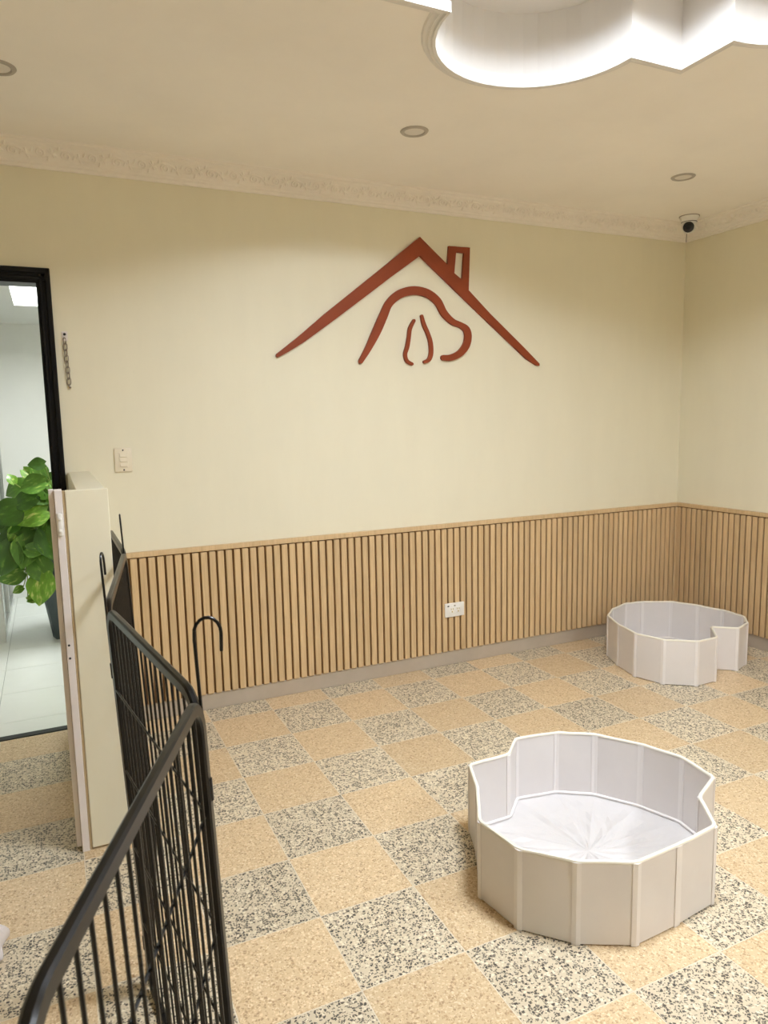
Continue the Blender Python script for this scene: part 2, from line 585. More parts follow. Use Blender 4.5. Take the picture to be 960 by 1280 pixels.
crown_r = crown('trim_2', lambda d, z: Vector((XR - d, -d, z)), lambda d, z: Vector((XR - d, YB + d, z)))
crown_l = crown('trim_3', lambda d, z: Vector((XL + d, YB + d, z)), lambda d, z: Vector((XL + d, -d, z)))

def scroll_mesh():
    """one length of acanthus scroll: two opposed spirals, a stem and leaf tips, flat on x-y"""
    bm = bmesh.new()
    def spiral(cx, cy, sgn, a0):
        pts, rr = [], []
        for k in range(15):
            t = k / 14
            a = a0 + sgn * t * 3.1 * math.pi
            r = 0.021 * (1 - 0.86 * t)
            pts.append((cx + r * math.cos(a), cy + r * math.sin(a), 0.001))
            rr.append(0.0052 * (1 - 0.35 * t))
        tube(bm, pts, rr, 4)
    spiral(-0.052, 0.002, 1, -math.pi * 0.5)
    spiral(0.048, -0.002, 1, math.pi * 0.5)
    tube(bm, [(-0.100, -0.010, 0.001), (-0.078, -0.020, 0.001), (-0.052, -0.019, 0.001), (-0.024, -0.008, 0.001), (0.0, 0.006, 0.001), (0.022, 0.018, 0.001), (0.048, 0.019, 0.001), (0.076, 0.010, 0.001), (0.100, -0.010, 0.001)], 0.0052, 4)
    for cx, cy, a in ((-0.004, 0.004, 1.9), (-0.004, 0.004, 2.5), (-0.004, 0.004, -0.6), (-0.004, 0.004, -1.2), (0.098, -0.008, 1.7), (0.098, -0.008, 2.4), (0.098, -0.008, -1.0), (-0.086, 0.0, 1.2), (-0.018, -0.012, -1.8), (0.018, 0.012, 1.4), (0.082, 0.004, -1.9)):
        d = Vector((math.cos(a), math.sin(a), 0))
        p = Vector((cx, cy, 0.001))
        tube(bm, [p, p + d * 0.008, p + d * 0.018, p + d * 0.024], [0.003, 0.0064, 0.0054, 0.0012], 4)
    return bm
sm = mesh_from(scroll_mesh(), 'scroll_ornament', True)
sm.materials.append(M['crown'])
cd, cz = 0.052, 2.5245
k = -1.70 - 0.2 * 6
while k < XR - 0.13:
    o = bpy.data.objects.new('scroll_ornament', sm)
    zax = Vector((0, -0.676, -0.737)).normalized()
    xax = Vector((1, 0, 0))
    yax = zax.cross(xax)
    o.matrix_world = Matrix.Translation((k, -cd, cz)) @ Matrix((xax, yax, zax)).transposed().to_4x4()
    link(o, crown_b)
    k += 0.2
k = -0.2
while k > -3.4:
    o = bpy.data.objects.new('scroll_ornament', sm)
    zax = Vector((-0.676, 0, -0.737)).normalized()
    xax = Vector((0, -1, 0))
    yax = zax.cross(xax)
    o.matrix_world = Matrix.Translation((XR - cd, k, cz)) @ Matrix((xax, yax, zax)).transposed().to_4x4()
    link(o, crown_r)
    k -= 0.2

# ---- oak slat wainscot on both walls, baseboards below
ZS0, ZS1 = 0.083, 0.792
WX0 = -0.447
def wainscot_back():
    root = struct(obj('trim_4', bbox(WX0, XR, -0.006, -0.0005, 0.08, 0.80), M['oak_back']))
    b_ = bmesh.new()
    box(b_, -0.0150, 0.0150, -0.020, -0.006, ZS0, ZS1, 0.0022)
    me = mesh_from(b_, 'slat'); me.materials.append(M['oak'])
    x = 1.029 - 0.04 * 36
    while x < XR - 0.02:
        if x - 0.0135 > WX0:
            o = bpy.data.objects.new('slat', me)
            o.location = (x, 0, 0)
            link(o, root)
        x += 0.0402
    obj('cap_rail', bbox(WX0, XR, -0.024, 0, 0.797, 0.821, 0.002), M['oak'], root)
    return root
def wainscot_right():
    root = struct(obj('trim_5', bbox(XR - 0.006, XR - 0.0005, YB + 0.02, 0, 0.08, 0.80), M['oak_back']))
    b_ = bmesh.new()
    box(b_, -0.020, -0.006, -0.0150, 0.0150, ZS0, ZS1, 0.0022)
    me = mesh_from(b_, 'slat'); me.materials.append(M['oak'])
    y = -0.032
    while y > YB + 0.04:
        o = bpy.data.objects.new('slat', me)
        o.location = (XR, y, 0)
        link(o, root)
        y -= 0.0402
    obj('cap_rail', bbox(XR - 0.024, XR, YB + 0.02, -0.02, 0.797, 0.821, 0.002), M['oak'], root)
    return root
wainscot_back()
wainscot_right()
struct(obj('baseboard_back', bbox(WX0, XR, -0.0095, 0, 0, 0.082, 0.002), M['base']))
struct(obj('baseboard_right', bbox(XR - 0.0095, XR, YB + 0.02, -0.01, 0, 0.082, 0.002), M['base']))

# ---- doorway: black casing with stepped profile, threshold strip
dr = struct(obj('door_1', bbox(DOOR_R - 0.010, DOOR_R + 0.004, -0.004, TH + 0.004, 0, DOOR_T), M['black_frame']))
def casing(name, x0, x1, z0, z1, vertical):
    b_ = bmesh.new()
    box(b_, x0, x1, -0.010, 0, z0, z1, 0.002)
    if vertical:
        w_ = x1 - x0
        box(b_, x0 + w_ * 0.06, x0 + w_ * 0.36, -0.018, -0.008, z0, z1, 0.003)
        box(b_, x0 + w_ * 0.55, x0 + w_ * 0.97, -0.022, -0.008, z0, z1, 0.004)
    else:
        h_ = z1 - z0
        box(b_, x0, x1, -0.018, -0.008, z0 + h_ * 0.06, z0 + h_ * 0.36, 0.003)
        box(b_, x0, x1, -0.022, -0.008, z0 + h_ * 0.55, z0 + h_ * 0.97, 0.004)
    obj(name, b_, M['black_frame'], dr)
casing('jamb_casing', DOOR_R - 0.002, -0.548, 0, 2.071, True)
casing('jamb_casing', DOOR_L - 0.046, DOOR_L + 0.002, 0, 2.071, True)
casing('head_casing', DOOR_L - 0.046, -0.548, DOOR_T - 0.002, 2.073, False)
obj('jamb_liner', bbox(DOOR_L - 0.004, DOOR_L + 0.010, -0.004, TH + 0.004, 0, DOOR_T), M['black_frame'], dr)
obj('head_liner', bbox(DOOR_L, DOOR_R, -0.004, TH + 0.004, DOOR_T - 0.010, DOOR_T + 0.004), M['black_frame'], dr)
obj('threshold_strip', bbox(DOOR_L, DOOR_R, 0.073, 0.118, -0.004, 0.004, 0.001), M['dark'], dr)

# ---- low partition wall ending in a board and a white jamb profile
hw = struct(obj('wall_low', bbox(-0.540, -0.447, -0.99, 0, 0, 1.205, 0.004), M['wall']))
obj('end_board', bbox(-0.572, -0.4455, -1.010, -0.988, 0.006, 1.209, 0.002), M['wall'], hw)
obj('board_edge', bbox(-0.580, -0.5725, -1.006, -0.988, 0.0, 1.208), M['tan'], hw)
jp = obj('jamb_profile', bbox(-0.603, -0.5805, -1.012, -0.968, 0.0, 1.212, 0.0015), M['white_metal'], hw)
obj('jamb_return', bbox(-0.619, -0.6035, -0.992, -0.955, 0.012, 1.212, 0.0015), M['white_metal'], hw)
b_ = bmesh.new()
box(b_, -0.6015, -0.5835, -1.020, -1.011, 1.066, 1.140, 0.006, 3)
obj('latch_plate', b_, M['white_plastic'], jp, True)
b_ = bmesh.new()
lathe(b_, [(0.0, 0.0), (0.0052, 0.0), (0.0052, 0.004), (0.003, 0.006), (0, 0.006)], 14)
bmesh.ops.rotate(b_, verts=b_.verts, cent=(0, 0, 0), matrix=Matrix.Rotation(math.pi / 2, 3, 'X'))
kn = mesh_from(b_, 'latch_knob', True)
obj('latch_knob', kn, M['white_plastic'], jp, loc=(-0.5925, -1.0195, 1.122))
obj('latch_knob', kn, M['white_plastic'], jp, loc=(-0.5925, -1.0195, 1.084))
b_ = bmesh.new()
lathe(b_, [(0.0, -0.001), (0.0036, -0.001), (0.0036, 0.001), (0.0015, 0.0018), (0, 0.0018)], 12)
bmesh.ops.rotate(b_, verts=b_.verts, cent=(0, 0, 0), matrix=Matrix.Rotation(math.pi / 2, 3, 'X'))
sc_me = mesh_from(b_, 'screw', True)
for z in (0.712, 0.669):
    obj('screw', sc_me, M['dark'], jp, loc=(-0.5945, -1.0125, z))

# ---- the hall beyond the doorway
HY = 3.10
HZ = 2.22
hf = struct(obj('floor_hall', bbox(-2.2, 1.0, 0.118, HY, -0.05, -0.0018), M['hall_grout']))
ys = [0.118, 0.287, 0.709, 1.131, 1.553, 1.975, 2.397, 2.819, HY]
xs = [-2.2, -1.772, -1.350, -0.928, -0.506, -0.084, 0.338, 1.0]
hcache = {}
for a, b2 in zip(xs, xs[1:]):
    for c, d in zip(ys, ys[1:]):
        key = (round(b2 - a, 3), round(d - c, 3))
        if key not in hcache:
            t_ = bbox(-key[0] / 2 + 0.001, key[0] / 2 - 0.001, -key[1] / 2 + 0.001, key[1] / 2 - 0.001, -0.01, 0, 0.0008)
            hcache[key] = mesh_from(t_, 'porcelain_tile')
            hcache[key].materials.append(M['hall_tile'])
        o = bpy.data.objects.new('porcelain_tile', hcache[key])
        o.location = ((a + b2) / 2, (c + d) / 2, 0)
        link(o, hf)
struct(obj('wall_far', bbox(-2.3, 1.1, HY, HY + 0.1, 0, HZ + 0.5), M['hall_wall']))
struct(obj('wall_hall_left', bbox(-2.3, -2.2, TH, HY, 0, HZ + 0.5), M['hall_wall']))
struct(obj('wall_hall_right', bbox(1.0, 1.1, TH, HY, 0, HZ + 0.5), M['hall_wall']))
struct(obj('baseboard_far', bbox(-2.2, 1.0, HY - 0.010, HY, 0, 0.22, 0.001), M['hall_tile']))
struct(obj('trim_6', bbox(-2.2, 1.0, HY - 0.012, HY, 0.222, 0.234), M['dark']))
# hall ceiling with a recessed light well
lw = [(-0.745, 1.10), (0.05, 1.10), (0.05, 2.11), (-0.745, 2.11)]
bm = extrude_poly([(-2.2, TH), (1.0, TH), (1.0, HY), (-2.2, HY)], [lw], lambda u, v, d: Vector((u, v, d)), HZ, HZ + 0.03)
hc = struct(obj('ceiling_hall', bm, M['hall_wall']))
bm = bmesh.new()
for (xa, ya), (xb, yb) in zip(lw, lw[1:] + lw[:1]):
    f = [bm.verts.new((xa, ya, HZ + 0.03)), bm.verts.new((xb, yb, HZ + 0.03)), bm.verts.new((xb, yb, HZ + 0.22)), bm.verts.new((xa, ya, HZ + 0.22))]
    bm.faces.new(f)
obj('light_well_side', bm, M['hall_wall'], hc)
obj('light_well_top', bbox(-0.78, 0.09, 1.06, 2.15, HZ + 0.22, HZ + 0.24), M['hall_wall'], hc)
hl = tag(empty('ceiling_panel_light', (-0.35, 1.6, HZ + 0.219)), 'bright white square light panel recessed in the ceiling beyond the doorway', 'light')
obj('panel_frame', bbox(-0.33, 0.33, -0.43, 0.43, -0.012, 0.0, 0.002), M['white_plastic'], hl)
obj('diffuser', bbox(-0.31, 0.31, -0.41, 0.41, -0.016, -0.0115), M['hall_lamp'], hl)

# ================================================================== THINGS
# ---- lamp up inside the tray (lights the room)
la = tag(empty('ceiling_lamp', (TRAY[0], TRAY[1], TRAY_TOP)), 'round white rimmed ceiling lamp inside the lobed ceiling recess', 'lamp')
obj('lamp_base', lathe(bmesh.new(), [(0.0, 0.0), (0.256, 0.0), (0.256, -0.052), (0.250, -0.052), (0.248, -0.006), (0, -0.006)], 48), M['white_metal'], la, True)
obj('diffuser', lathe(bmesh.new(), [(0, -0.0065), (0.244, -0.0065), (0.244, -0.009), (0, -0.009)], 48), M['lamp'], la, True)
# unseen fill light, added behind the viewer to brighten front faces
lb = tag(empty('rear_fill_light', (2.0, -4.25, ZC + 0.118)), 'square fill light added out of view in the ceiling at the rear of the room', 'light')
obj('panel_frame', bbox(-0.27, 0.27, -0.27, 0.27, -0.012, 0.0, 0.002), M['white_plastic'], lb)
obj('diffuser', bbox(-0.25, 0.25, -0.25, 0.25, -0.015, -0.0115), M['rear_fill'], lb)

# ---- three unlit recessed downlights
def downlight(x, y, label):
    t = tag(empty('downlight', (x, y, ZC)), label, 'downlight', 'unlit recessed downlights in the ceiling')
    obj('trim_ring', lathe(bmesh.new(), [(0.040, -0.0005), (0.040, -0.003), (0.044, -0.006), (0.054, -0.005), (0.058, -0.0005)], 32), M['ring'], t, True)
    obj('diffuser', lathe(bmesh.new(), [(0, -0.0015), (0.041, -0.0015), (0.041, -0.0002), (0, -0.0002)], 32), M['diffuser_off'], t, True)
downlight(0.832, -0.727, 'small round unlit downlight in the ceiling above the red house emblem')
downlight(2.333, -0.719, 'small round unlit downlight in the ceiling nearest the corner camera')
downlight(-0.668, -0.689, 'small round unlit downlight cut by the left picture edge above the doorway')

# ---- corner security camera
sc = tag(empty('security_camera', (2.945, -0.205, ZC)), 'white turret security camera with black lens in the ceiling corner', 'camera')
obj('mount_base', lathe(bmesh.new(), [(0, 0), (0.054, 0), (0.054, -0.010), (0.047, -0.020), (0.043, -0.034), (0, -0.034)], 30), M['white_plastic'], sc, True)
obj('base_gasket', lathe(bmesh.new(), [(0.0545, -0.0005), (0.0575, -0.0005), (0.0575, -0.004), (0.0545, -0.004)], 30), M['steel'], sc, True)
obj('gap_ring', lathe(bmesh.new(), [(0.0425, -0.0335), (0.0445, -0.0335), (0.0445, -0.0365), (0.0425, -0.0365)], 28), M['dark'], sc, True)
obj('collar', lathe(bmesh.new(), [(0.036, -0.030), (0.042, -0.036), (0.042, -0.046), (0.030, -0.052), (0, -0.052)], 28), M['white_plastic'], sc, True)
b_ = bmesh.new()
bmesh.ops.create_uvsphere(b_, u_segments=26, v_segments=16, radius=0.042)
ball = obj('camera_ball', b_, M['white_plastic'], sc, True, loc=(0, 0, -0.058))
look = Vector((-0.72, -0.55, -0.30)).normalized()
q = look.to_track_quat('Z', 'Y')
b_ = lathe(bmesh.new(), [(0, 0.043), (0.012, 0.0435), (0.0135, 0.041), (0.029, 0.036), (0.031, 0.033), (0.0305, 0.026), (0, 0.026)], 28)
o = obj('lens_face', b_, M['lens'], ball, True)
o.rotation_mode = 'QUATERNION'; o.rotation_quaternion = q
b_ = lathe(bmesh.new(), [(0.0305, 0.031), (0.0335, 0.033), (0.0345, 0.027), (0.0345, 0.022), (0.0305, 0.022)], 28)
o = obj('lens_ring', b_, M['white_plastic'], ball, True)
o.rotation_mode = 'QUATERNION'; o.rotation_quaternion = q
# cable running down the mitre of the moulding
tube_b = tube(bmesh.new(), [(-0.01, 0.0, -0.03), (0.06, 0.06, -0.012), (0.105, 0.105, -0.012), (0.14, 0.143, -0.052), (0.178, 0.181, -0.074), (0.190, 0.193, -0.092)], 0.0016, 6)
obj('cable', tube_b, M['dark'], sc, True)

# ---- rust-red house and dog emblem on the wall
ROOF = [(0.434, 1.734), (0.545, 1.817), (0.691, 1.935), (0.857, 2.061), (1.028, 2.19), (1.233, 2.348), (1.398, 2.219), (1.406, 2.316), (1.538, 2.318), (1.529, 2.094), (1.668, 1.975), (1.892, 1.8), (2.006, 1.707), (2.006, 1.695), (1.985, 1.697), (1.913, 1.733), (1.688, 1.902), (1.438, 2.092), (1.231, 2.252), (1.061, 2.135), (0.889, 2.012), (0.721, 1.893), (0.575, 1.793), (0.496, 1.746), (0.44, 1.717), (0.431, 1.724)]
CHIM = [(1.451, 2.287), (1.5, 2.286), (1.487, 2.147), (1.439, 2.178)]
DOG = [(0.88, 1.705, 0.0119), (0.924, 1.771, 0.0169), (0.972, 1.856, 0.0229), (1.013, 1.936, 0.0229), (1.049, 2.003, 0.0203), (1.111, 2.052, 0.022), (1.191, 2.074, 0.022), (1.272, 2.065, 0.022), (1.335, 2.027, 0.022), (1.375, 1.966, 0.0203), (1.427, 1.924, 0.0169), (1.478, 1.907, 0.0153), (1.514, 1.885, 0.0203), (1.525, 1.849, 0.022), (1.513, 1.8, 0.0212), (1.473, 1.756, 0.0186), (1.415, 1.732, 0.0169), (1.367, 1.731, 0.0144)]
EARA = [(1.192, 1.92, 0.0085), (1.168, 1.878, 0.0102), (1.16, 1.831, 0.0102), (1.15, 1.784, 0.011), (1.137, 1.745, 0.0102), (1.147, 1.711, 0.0093), (1.177, 1.695, 0.0076)]
EARB = [(1.239, 1.945, 0.0085), (1.251, 1.904, 0.011), (1.274, 1.857, 0.011), (1.29, 1.811, 0.0119), (1.293, 1.755, 0.0119), (1.279, 1.719, 0.011), (1.252, 1.707, 0.0085)]
lg = tag(empty('wall_emblem', (1.2, 0, 1.695)), 'rust-red cut-out emblem of a house roof over a dog head on the cream wall', 'emblem')
def wallpt(u, v, d): return Vector((u - 1.2, -d, v - 1.695))
obj('house_outline', extrude_poly(ROOF, [CHIM], wallpt, 0.0, 0.014), M['rust'], lg)
def stroke(pts):
    c = catmull(pts, 6)
    L, R = [], []
    k = len(c)
    for i in range(k):
        a, b2 = c[max(i - 1, 0)], c[min(i + 1, k - 1)]
        t = Vector((b2[0] - a[0], b2[1] - a[1])).normalized()
        nn = Vector((-t.y, t.x))
        p = Vector(c[i][:2]); r = c[i][2]
        L.append(tuple(p + nn * r)); R.append(tuple(p - nn * r))
    def cap_(p, q_, r, sgn):
        t = (Vector(p[:2]) - Vector(q_[:2])).normalized()
        a0 = math.atan2(t.y, t.x)
        return [(p[0] + r * math.cos(a0 + s), p[1] + r * math.sin(a0 + s)) for s in [sgn * x_ for x_ in (1.05, 0.5, 0, -0.5, -1.05)]]
    end = cap_(c[-1], c[-2], c[-1][2], 1)
    start = cap_(c[0], c[1], c[0][2], 1)
    return L + end + R[::-1] + start
obj('dog_outline', extrude_poly(stroke(DOG), [], wallpt, 0.0, 0.014), M['rust'], lg)
obj('ear_line', extrude_poly(stroke(EARA), [], wallpt, 0.0, 0.014), M['rust'], lg)
obj('ear_line', extrude_poly(stroke(EARB), [], wallpt, 0.0, 0.014), M['rust'], lg)

# ---- light switch
sw = tag(empty('light_switch', (-0.303, 0, 1.195)), 'cream wall switch plate with three rockers beside the doorway', 'switch')
obj('plate', bbox(-0.038, 0.038, -0.009, 0, 0, 0.108, 0.004, 2), M['ivory_plastic'], sw, True)
obj('switch_frame', bbox(-0.020, 0.020, -0.0105, -0.008, 0.020, 0.088, 0.001), M['ivory_plastic'], sw)
for k in range(3):
    b_ = bmesh.new()
    box(b_, -0.016, 0.016, -0.0145, -0.010, 0.024 + k * 0.0215, 0.043 + k * 0.0215, 0.002)
    for v in b_.verts:
        if v.co.z > 0.0335 + k * 0.0215 and v.co.y < -0.012:
            v.co.y += 0.003
    obj('rocker', b_, M['ivory_plastic'], sw)
obj('screw', sc_me, M['dark'], sw, loc=(0, -0.0092, 0.0985))
obj('screw', sc_me, M['ivory_plastic'], sw, loc=(0, -0.0092, 0.0095))

# ---- power outlet on the slats
ol = tag(empty('power_outlet', (1.4155, -0.0195, 0.286)), 'white double power outlet mounted on the oak slats', 'outlet')
obj('plate', bbox(-0.0625, 0.0625, -0.010, 0.0, 0, 0.080, 0.003, 2), M['white_plastic'], ol, True)
for sx in (-0.018, 0.022):
    so = obj('socket', bbox(sx - 0.016, sx + 0.016, -0.0120, -0.009, 0.022, 0.056, 0.003, 2), M['white_plastic'], ol, True)
    for dx, dz in ((-0.006, 0.047), (0.006, 0.047)):
        obj('slot', bbox(sx + dx - 0.0017, sx + dx + 0.0017, -0.0126, -0.0115, dz - 0.006, dz + 0.004), M['yellow_brass'], so)
    b_ = lathe(bmesh.new(), [(0, 0), (0.004, 0), (0.004, 0.0006), (0, 0.0006)], 12)
    bmesh.ops.rotate(b_, verts=b_.verts, cent=(0, 0, 0), matrix=Matrix.Rotation(math.pi / 2, 3, 'X'))
    obj('ground_hole', b_, M['yellow_brass'], so, loc=(sx, -0.012, 0.031))
for sx in (-0.042, 0.0):
    obj('indicator', bbox(sx - 0.005, sx + 0.005, -0.0112, -0.0095, 0.061, 0.068), M['dark'] if sx < 0 else M['steel'], ol)

# ---- door chain hanging by the doorway
ch = tag(empty('door_chain', (-0.508, 0, 1.805)), 'short steel chain hanging from a small plate beside the black door frame', 'chain')
obj('plate', bbox(-0.012, 0.012, -0.003, 0, -0.032, 0.008, 0.001), M['white_metal'], ch)
b_ = lathe(bmesh.new(), [(0, -0.004), (0.0045, -0.004), (0.006, 0.0), (0.0045, 0.003), (0, 0.004)], 12)
bmesh.ops.rotate(b_, verts=b_.verts, cent=(0, 0, 0), matrix=Matrix.Rotation(math.pi / 2, 3, 'X'))
obj('bolt', b_, M['dark'], ch, True, loc=(0.0, -0.006, -0.004))
lk = []
for a in range(16):
    t = 2 * math.pi * a / 16
    lk.append((0.0085 * math.cos(t), 0, 0.0115 * math.sin(t) + (0.004 if math.sin(t) > 0 else -0.004)))
lkm = mesh_from(tube(bmesh.new(), lk, 0.0023, 6, closed=True), 'link', True)
lkm.materials.append(M['steel'])
for k in range(8):
    o = bpy.data.objects.new('link', lkm)
    o.location = (-0.002 + 0.0008 * k, -0.008, -0.034 - k * 0.0245)
    o.rotation_euler = (0, 0.05, math.radians(-30 if k % 2 else 55))
    link(o, ch)
b_ = tube(bmesh.new(), [(0.002, -0.008, -0.222), (0.004, -0.008, -0.230), (0.010, -0.010, -0.232)], [0.003, 0.005, 0.0035], 8)
obj('end_clip', b_, M['steel'], ch, True)

# ---- folding dog pools
POOL1 = [(0.608, -1.487), (0.551, -1.626), (0.452, -1.794), (0.474, -1.955), (0.578, -2.071), (0.715, -2.145), (0.872, -2.137), (1.036, -2.118), (1.124, -1.986), (1.261, -1.921), (1.281, -1.781), (1.231, -1.639), (1.141, -1.501), (1.026, -1.421), (0.864, -1.393), (0.769, -1.485)]
POOL2 = [(2.281, -0.315), (2.213, -0.473), (2.17, -0.646), (2.216, -0.799), (2.344, -0.9), (2.487, -0.897), (2.613, -0.752), (2.718, -0.841), (2.847, -0.795), (2.940, -0.7), (2.948, -0.55), (2.91, -0.403), (2.843, -0.255), (2.683, -0.175), (2.565, -0.153), (2.399, -0.22)]
def pool(pts, label, seed):
    rnd = random.Random(seed)
    cx = sum(p[0] for p in pts) / len(pts); cy = sum(p[1] for p in pts) / len(pts)
    t = tag(empty('folding_pool', (cx, cy, 0)), label, 'pet pool', 'white folding dog pools on the terrazzo floor')
    P = [Vector((x - cx, y - cy)) for x, y in pts]
    H = 0.24
    n = len(P)
    # each stiff wall panel is its own slab, lightly buckled
    for i in range(n):
        a, b2 = P[i], P[(i + 1) % n]
        d = (b2 - a); Ln = d.length; d.normalize()
        nn = Vector((d.y, -d.x))
        bm = bmesh.new()
        nu, nv, th = 7, 6, 0.004
        amp = rnd.uniform(-0.004, 0.005)
        tw = rnd.uniform(-1, 1)
        front, back = [], []
        for side, st in ((th, front), (-th, back)):
            for v in range(nv + 1):
                row = []
                for u in range(nu + 1):
                    s = 0.006 / Ln + (1 - 0.012 / Ln) * u / nu
                    z = 0.004 + (H - 0.008) * v / nv
                    e = math.sin(math.pi * u / nu) * math.sin(math.pi * v / nv)
                    crease = max(0.0, 1 - abs((u / nu) - (0.5 + tw * 0.4 * (v / nv - 0.5))) * 5) * math.sin(math.pi * v / nv) * 0.003 * tw
                    off = amp * e + crease + rnd.uniform(-0.0005, 0.0005)
                    p = a + d * (Ln * s) + nn * (off + side)
                    row.append(bm.verts.new((p.x, p.y, z)))
                st.append(row)
        for st, flip in ((front, False), (back, True)):
            for v in range(nv):
                for u in range(nu):
                    q_ = (st[v][u], st[v][u + 1], st[v + 1][u + 1], st[v + 1][u])
                    bm.faces.new(tuple(reversed(q_)) if flip else q_)
        rim_f = [front[0][u] for u in range(nu + 1)] + [front[v][nu] for v in range(1, nv + 1)] + [front[nv][u] for u in range(nu - 1, -1, -1)] + [front[v][0] for v in range(nv - 1, 0, -1)]
        rim_b = [back[0][u] for u in range(nu + 1)] + [back[v][nu] for v in range(1, nv + 1)] + [back[nv][u] for u in range(nu - 1, -1, -1)] + [back[v][0] for v in range(nv - 1, 0, -1)]
        k = len(rim_f)
        for j in range(k):
            bm.faces.new((rim_f[j], rim_b[j], rim_b[(j + 1) % k], rim_f[(j + 1) % k]))
        bmesh.ops.recalc_face_normals(bm, faces=bm.faces)
        obj('wall_panel', bm, M['pvc'], t, True)
        # welded seam strip at the panel joint
        pv = P[i - 1]
        d0 = (a - pv).normalized()
        bm = bmesh.new()
        w_ = 0.011
        n0 = Vector((d0.y, -d0.x))
        mid = ((nn + n0) / max(0.35, (nn + n0).length)).normalized()
        prof_ = []
        for off in (0.0062, -0.0062):
            prof_.append([a - d0 * w_ + n0 * off, a + mid * off * 1.05, a + d * w_ + nn * off])
        ringv = []
        for z in (0.001, H * 0.5, H - 0.001):
            ringv.append([bm.verts.new((p.x, p.y, z)) for p in prof_[0] + prof_[1][::-1]])
        for A, B in zip(ringv, ringv[1:]):
            for j in range(6):
                bm.faces.new((A[j], A[(j + 1) % 6], B[(j + 1) % 6], B[j]))
        bm.faces.new(ringv[0]); bm.faces.new(ringv[-1])
        bmesh.ops.recalc_face_normals(bm, faces=bm.faces)
        obj('seam', bm, M['pvc_seam'], t)
    # piping round the top edge
    rp = []
    for i in range(n):
        a, b2 = P[i], P[(i + 1) % n]
        for s in (0.06, 0.35, 0.65, 0.94):
            p = a + (b2 - a) * s
            rp.append((p.x, p.y, H + rnd.uniform(-0.0012, 0.0012)))
    obj('rim_piping', tube(bmesh.new(), rp, 0.0058, 7, closed=True), M['pvc_rim'], t, True)
    bp = []
    for i in range(n):
        a, b2 = P[i], P[(i + 1) % n]
        for s in (0.06, 0.5, 0.94):
            p = a + (b2 - a) * s
            bp.append((p.x * 0.975, p.y * 0.975, 0.011))
    obj('base_piping', tube(bmesh.new(), bp, 0.0058, 6, closed=True), M['pvc_seam'], t, True)
    # wrinkled base sheet, creased from the middle to the panel joints
    bm = bmesh.new()
    rings = 9
    c0 = bm.verts.new((0, 0, 0.016))
    sub = 4
    rows = []
    for r in range(1, rings + 1):
        f = r / rings
        row = []
        for i in range(n):
            a, b2 = P[i], P[(i + 1) % n]
            for s in range(sub):
                p = (a + (b2 - a) * (s / sub)) * f * 0.985
                z = 0.006 + 0.010 * (1 - f) + (0.007 if s == 0 else -0.002 if s == 2 else 0.001) * math.sin(math.pi * min(1, f * 1.05)) + rnd.uniform(-0.0022, 0.0022) * (0.4 + math.sin(math.pi * f))
                if r == rings:
                    z = 0.005
                row.append(bm.verts.new((p.x, p.y, max(0.003, z))))
        rows.append(row)
    k = n * sub
    for i in range(k):
        bm.faces.new((c0, rows[0][i], rows[0][(i + 1) % k]))
    for A, B in zip(rows, rows[1:]):
        for i in range(k):
            bm.faces.new((A[i], B[i], B[(i + 1) % k], A[(i + 1) % k]))
    low = [bm.verts.new((v.co.x, v.co.y, 0.0005)) for v in rows[-1]]
    for i in range(k):
        bm.faces.new((rows[-1][i], low[i], low[(i + 1) % k], rows[-1][(i + 1) % k]))
    bm.faces.new(low)
    bmesh.ops.recalc_face_normals(bm, faces=bm.faces)
    obj('base_sheet', bm, M['pvc_sheet'], t)
    return t
pool(POOL1, 'white folding pool in the foreground, its left and right sides buckled inwards', 3)
pool(POOL2, 'white folding pool in the far corner by the slats, one front notch folded in', 11)

# ---- black exercise pen: hinged wire panels with hooked pins
J = [(-0.672, -2.965), (-0.429, -2.373), (-0.513, -1.716), (-0.407, -0.991), (-0.409, -0.420)]
LEAN = 0.040
PH = 1.0
pen = tag(empty('exercise_pen', (-0.45, -1.716, 0)), 'black metal folding exercise pen with tall wire panels and hooked pins', 'pet pen')
pen_inv = Matrix.Translation((-0.45, -1.716, 0)).inverted()
def frame_mesh(wd):
    path = []
    rt_, rb = 0.052, 0.025
    g = 0.013
    x0, x1, z0, z1 = g, wd - g, 0.0115, PH - 0.0115
    for cx, cz_, r, a0 in ((x1 - rt_, z1 - rt_, rt_, 0), (x0 + rt_, z1 - rt_, rt_, 90), (x0 + rb, z0 + rb, rb, 180), (x1 - rb, z0 + rb, rb, 270)):
        for s in range(8):
            a = math.radians(a0 + 90 * s / 7)
            path.append(Vector((cx + r * math.cos(a), 0, cz_ + r * math.sin(a))))
    sec = [(0.0110, 0.0035), (0.0080, 0.0068), (-0.0080, 0.0068), (-0.0110, 0.0035), (-0.0110, -0.0035), (-0.0080, -0.0068), (0.0080, -0.0068), (0.0110, -0.0035)]
    bm = bmesh.new()
    k = len(path)
    rings = []
    for i in range(k):
        t = (path[(i + 1) % k] - path[i - 1]).normalized()
        nn = Vector((t.z, 0, -t.x))
        rings.append([bm.verts.new(path[i] + nn * a + Vector((0, b2, 0))) for a, b2 in sec])
    for i in range(k):
        A, B = rings[i], rings[(i + 1) % k]
        for j in range(8):
            bm.faces.new((A[j], A[(j + 1) % 8], B[(j + 1) % 8], B[j]))
    bmesh.ops.recalc_face_normals(bm, faces=bm.faces)
    return bm
bar_me = mesh_from(tube(bmesh.new(), [(0, 0, 0.015), (0, 0, PH - 0.015)], 0.0024, 6), 'bar', True)
bar_me.materials.append(M['pen'])
def tilt(base):
    return Vector((base[0] + LEAN, base[1], 0))
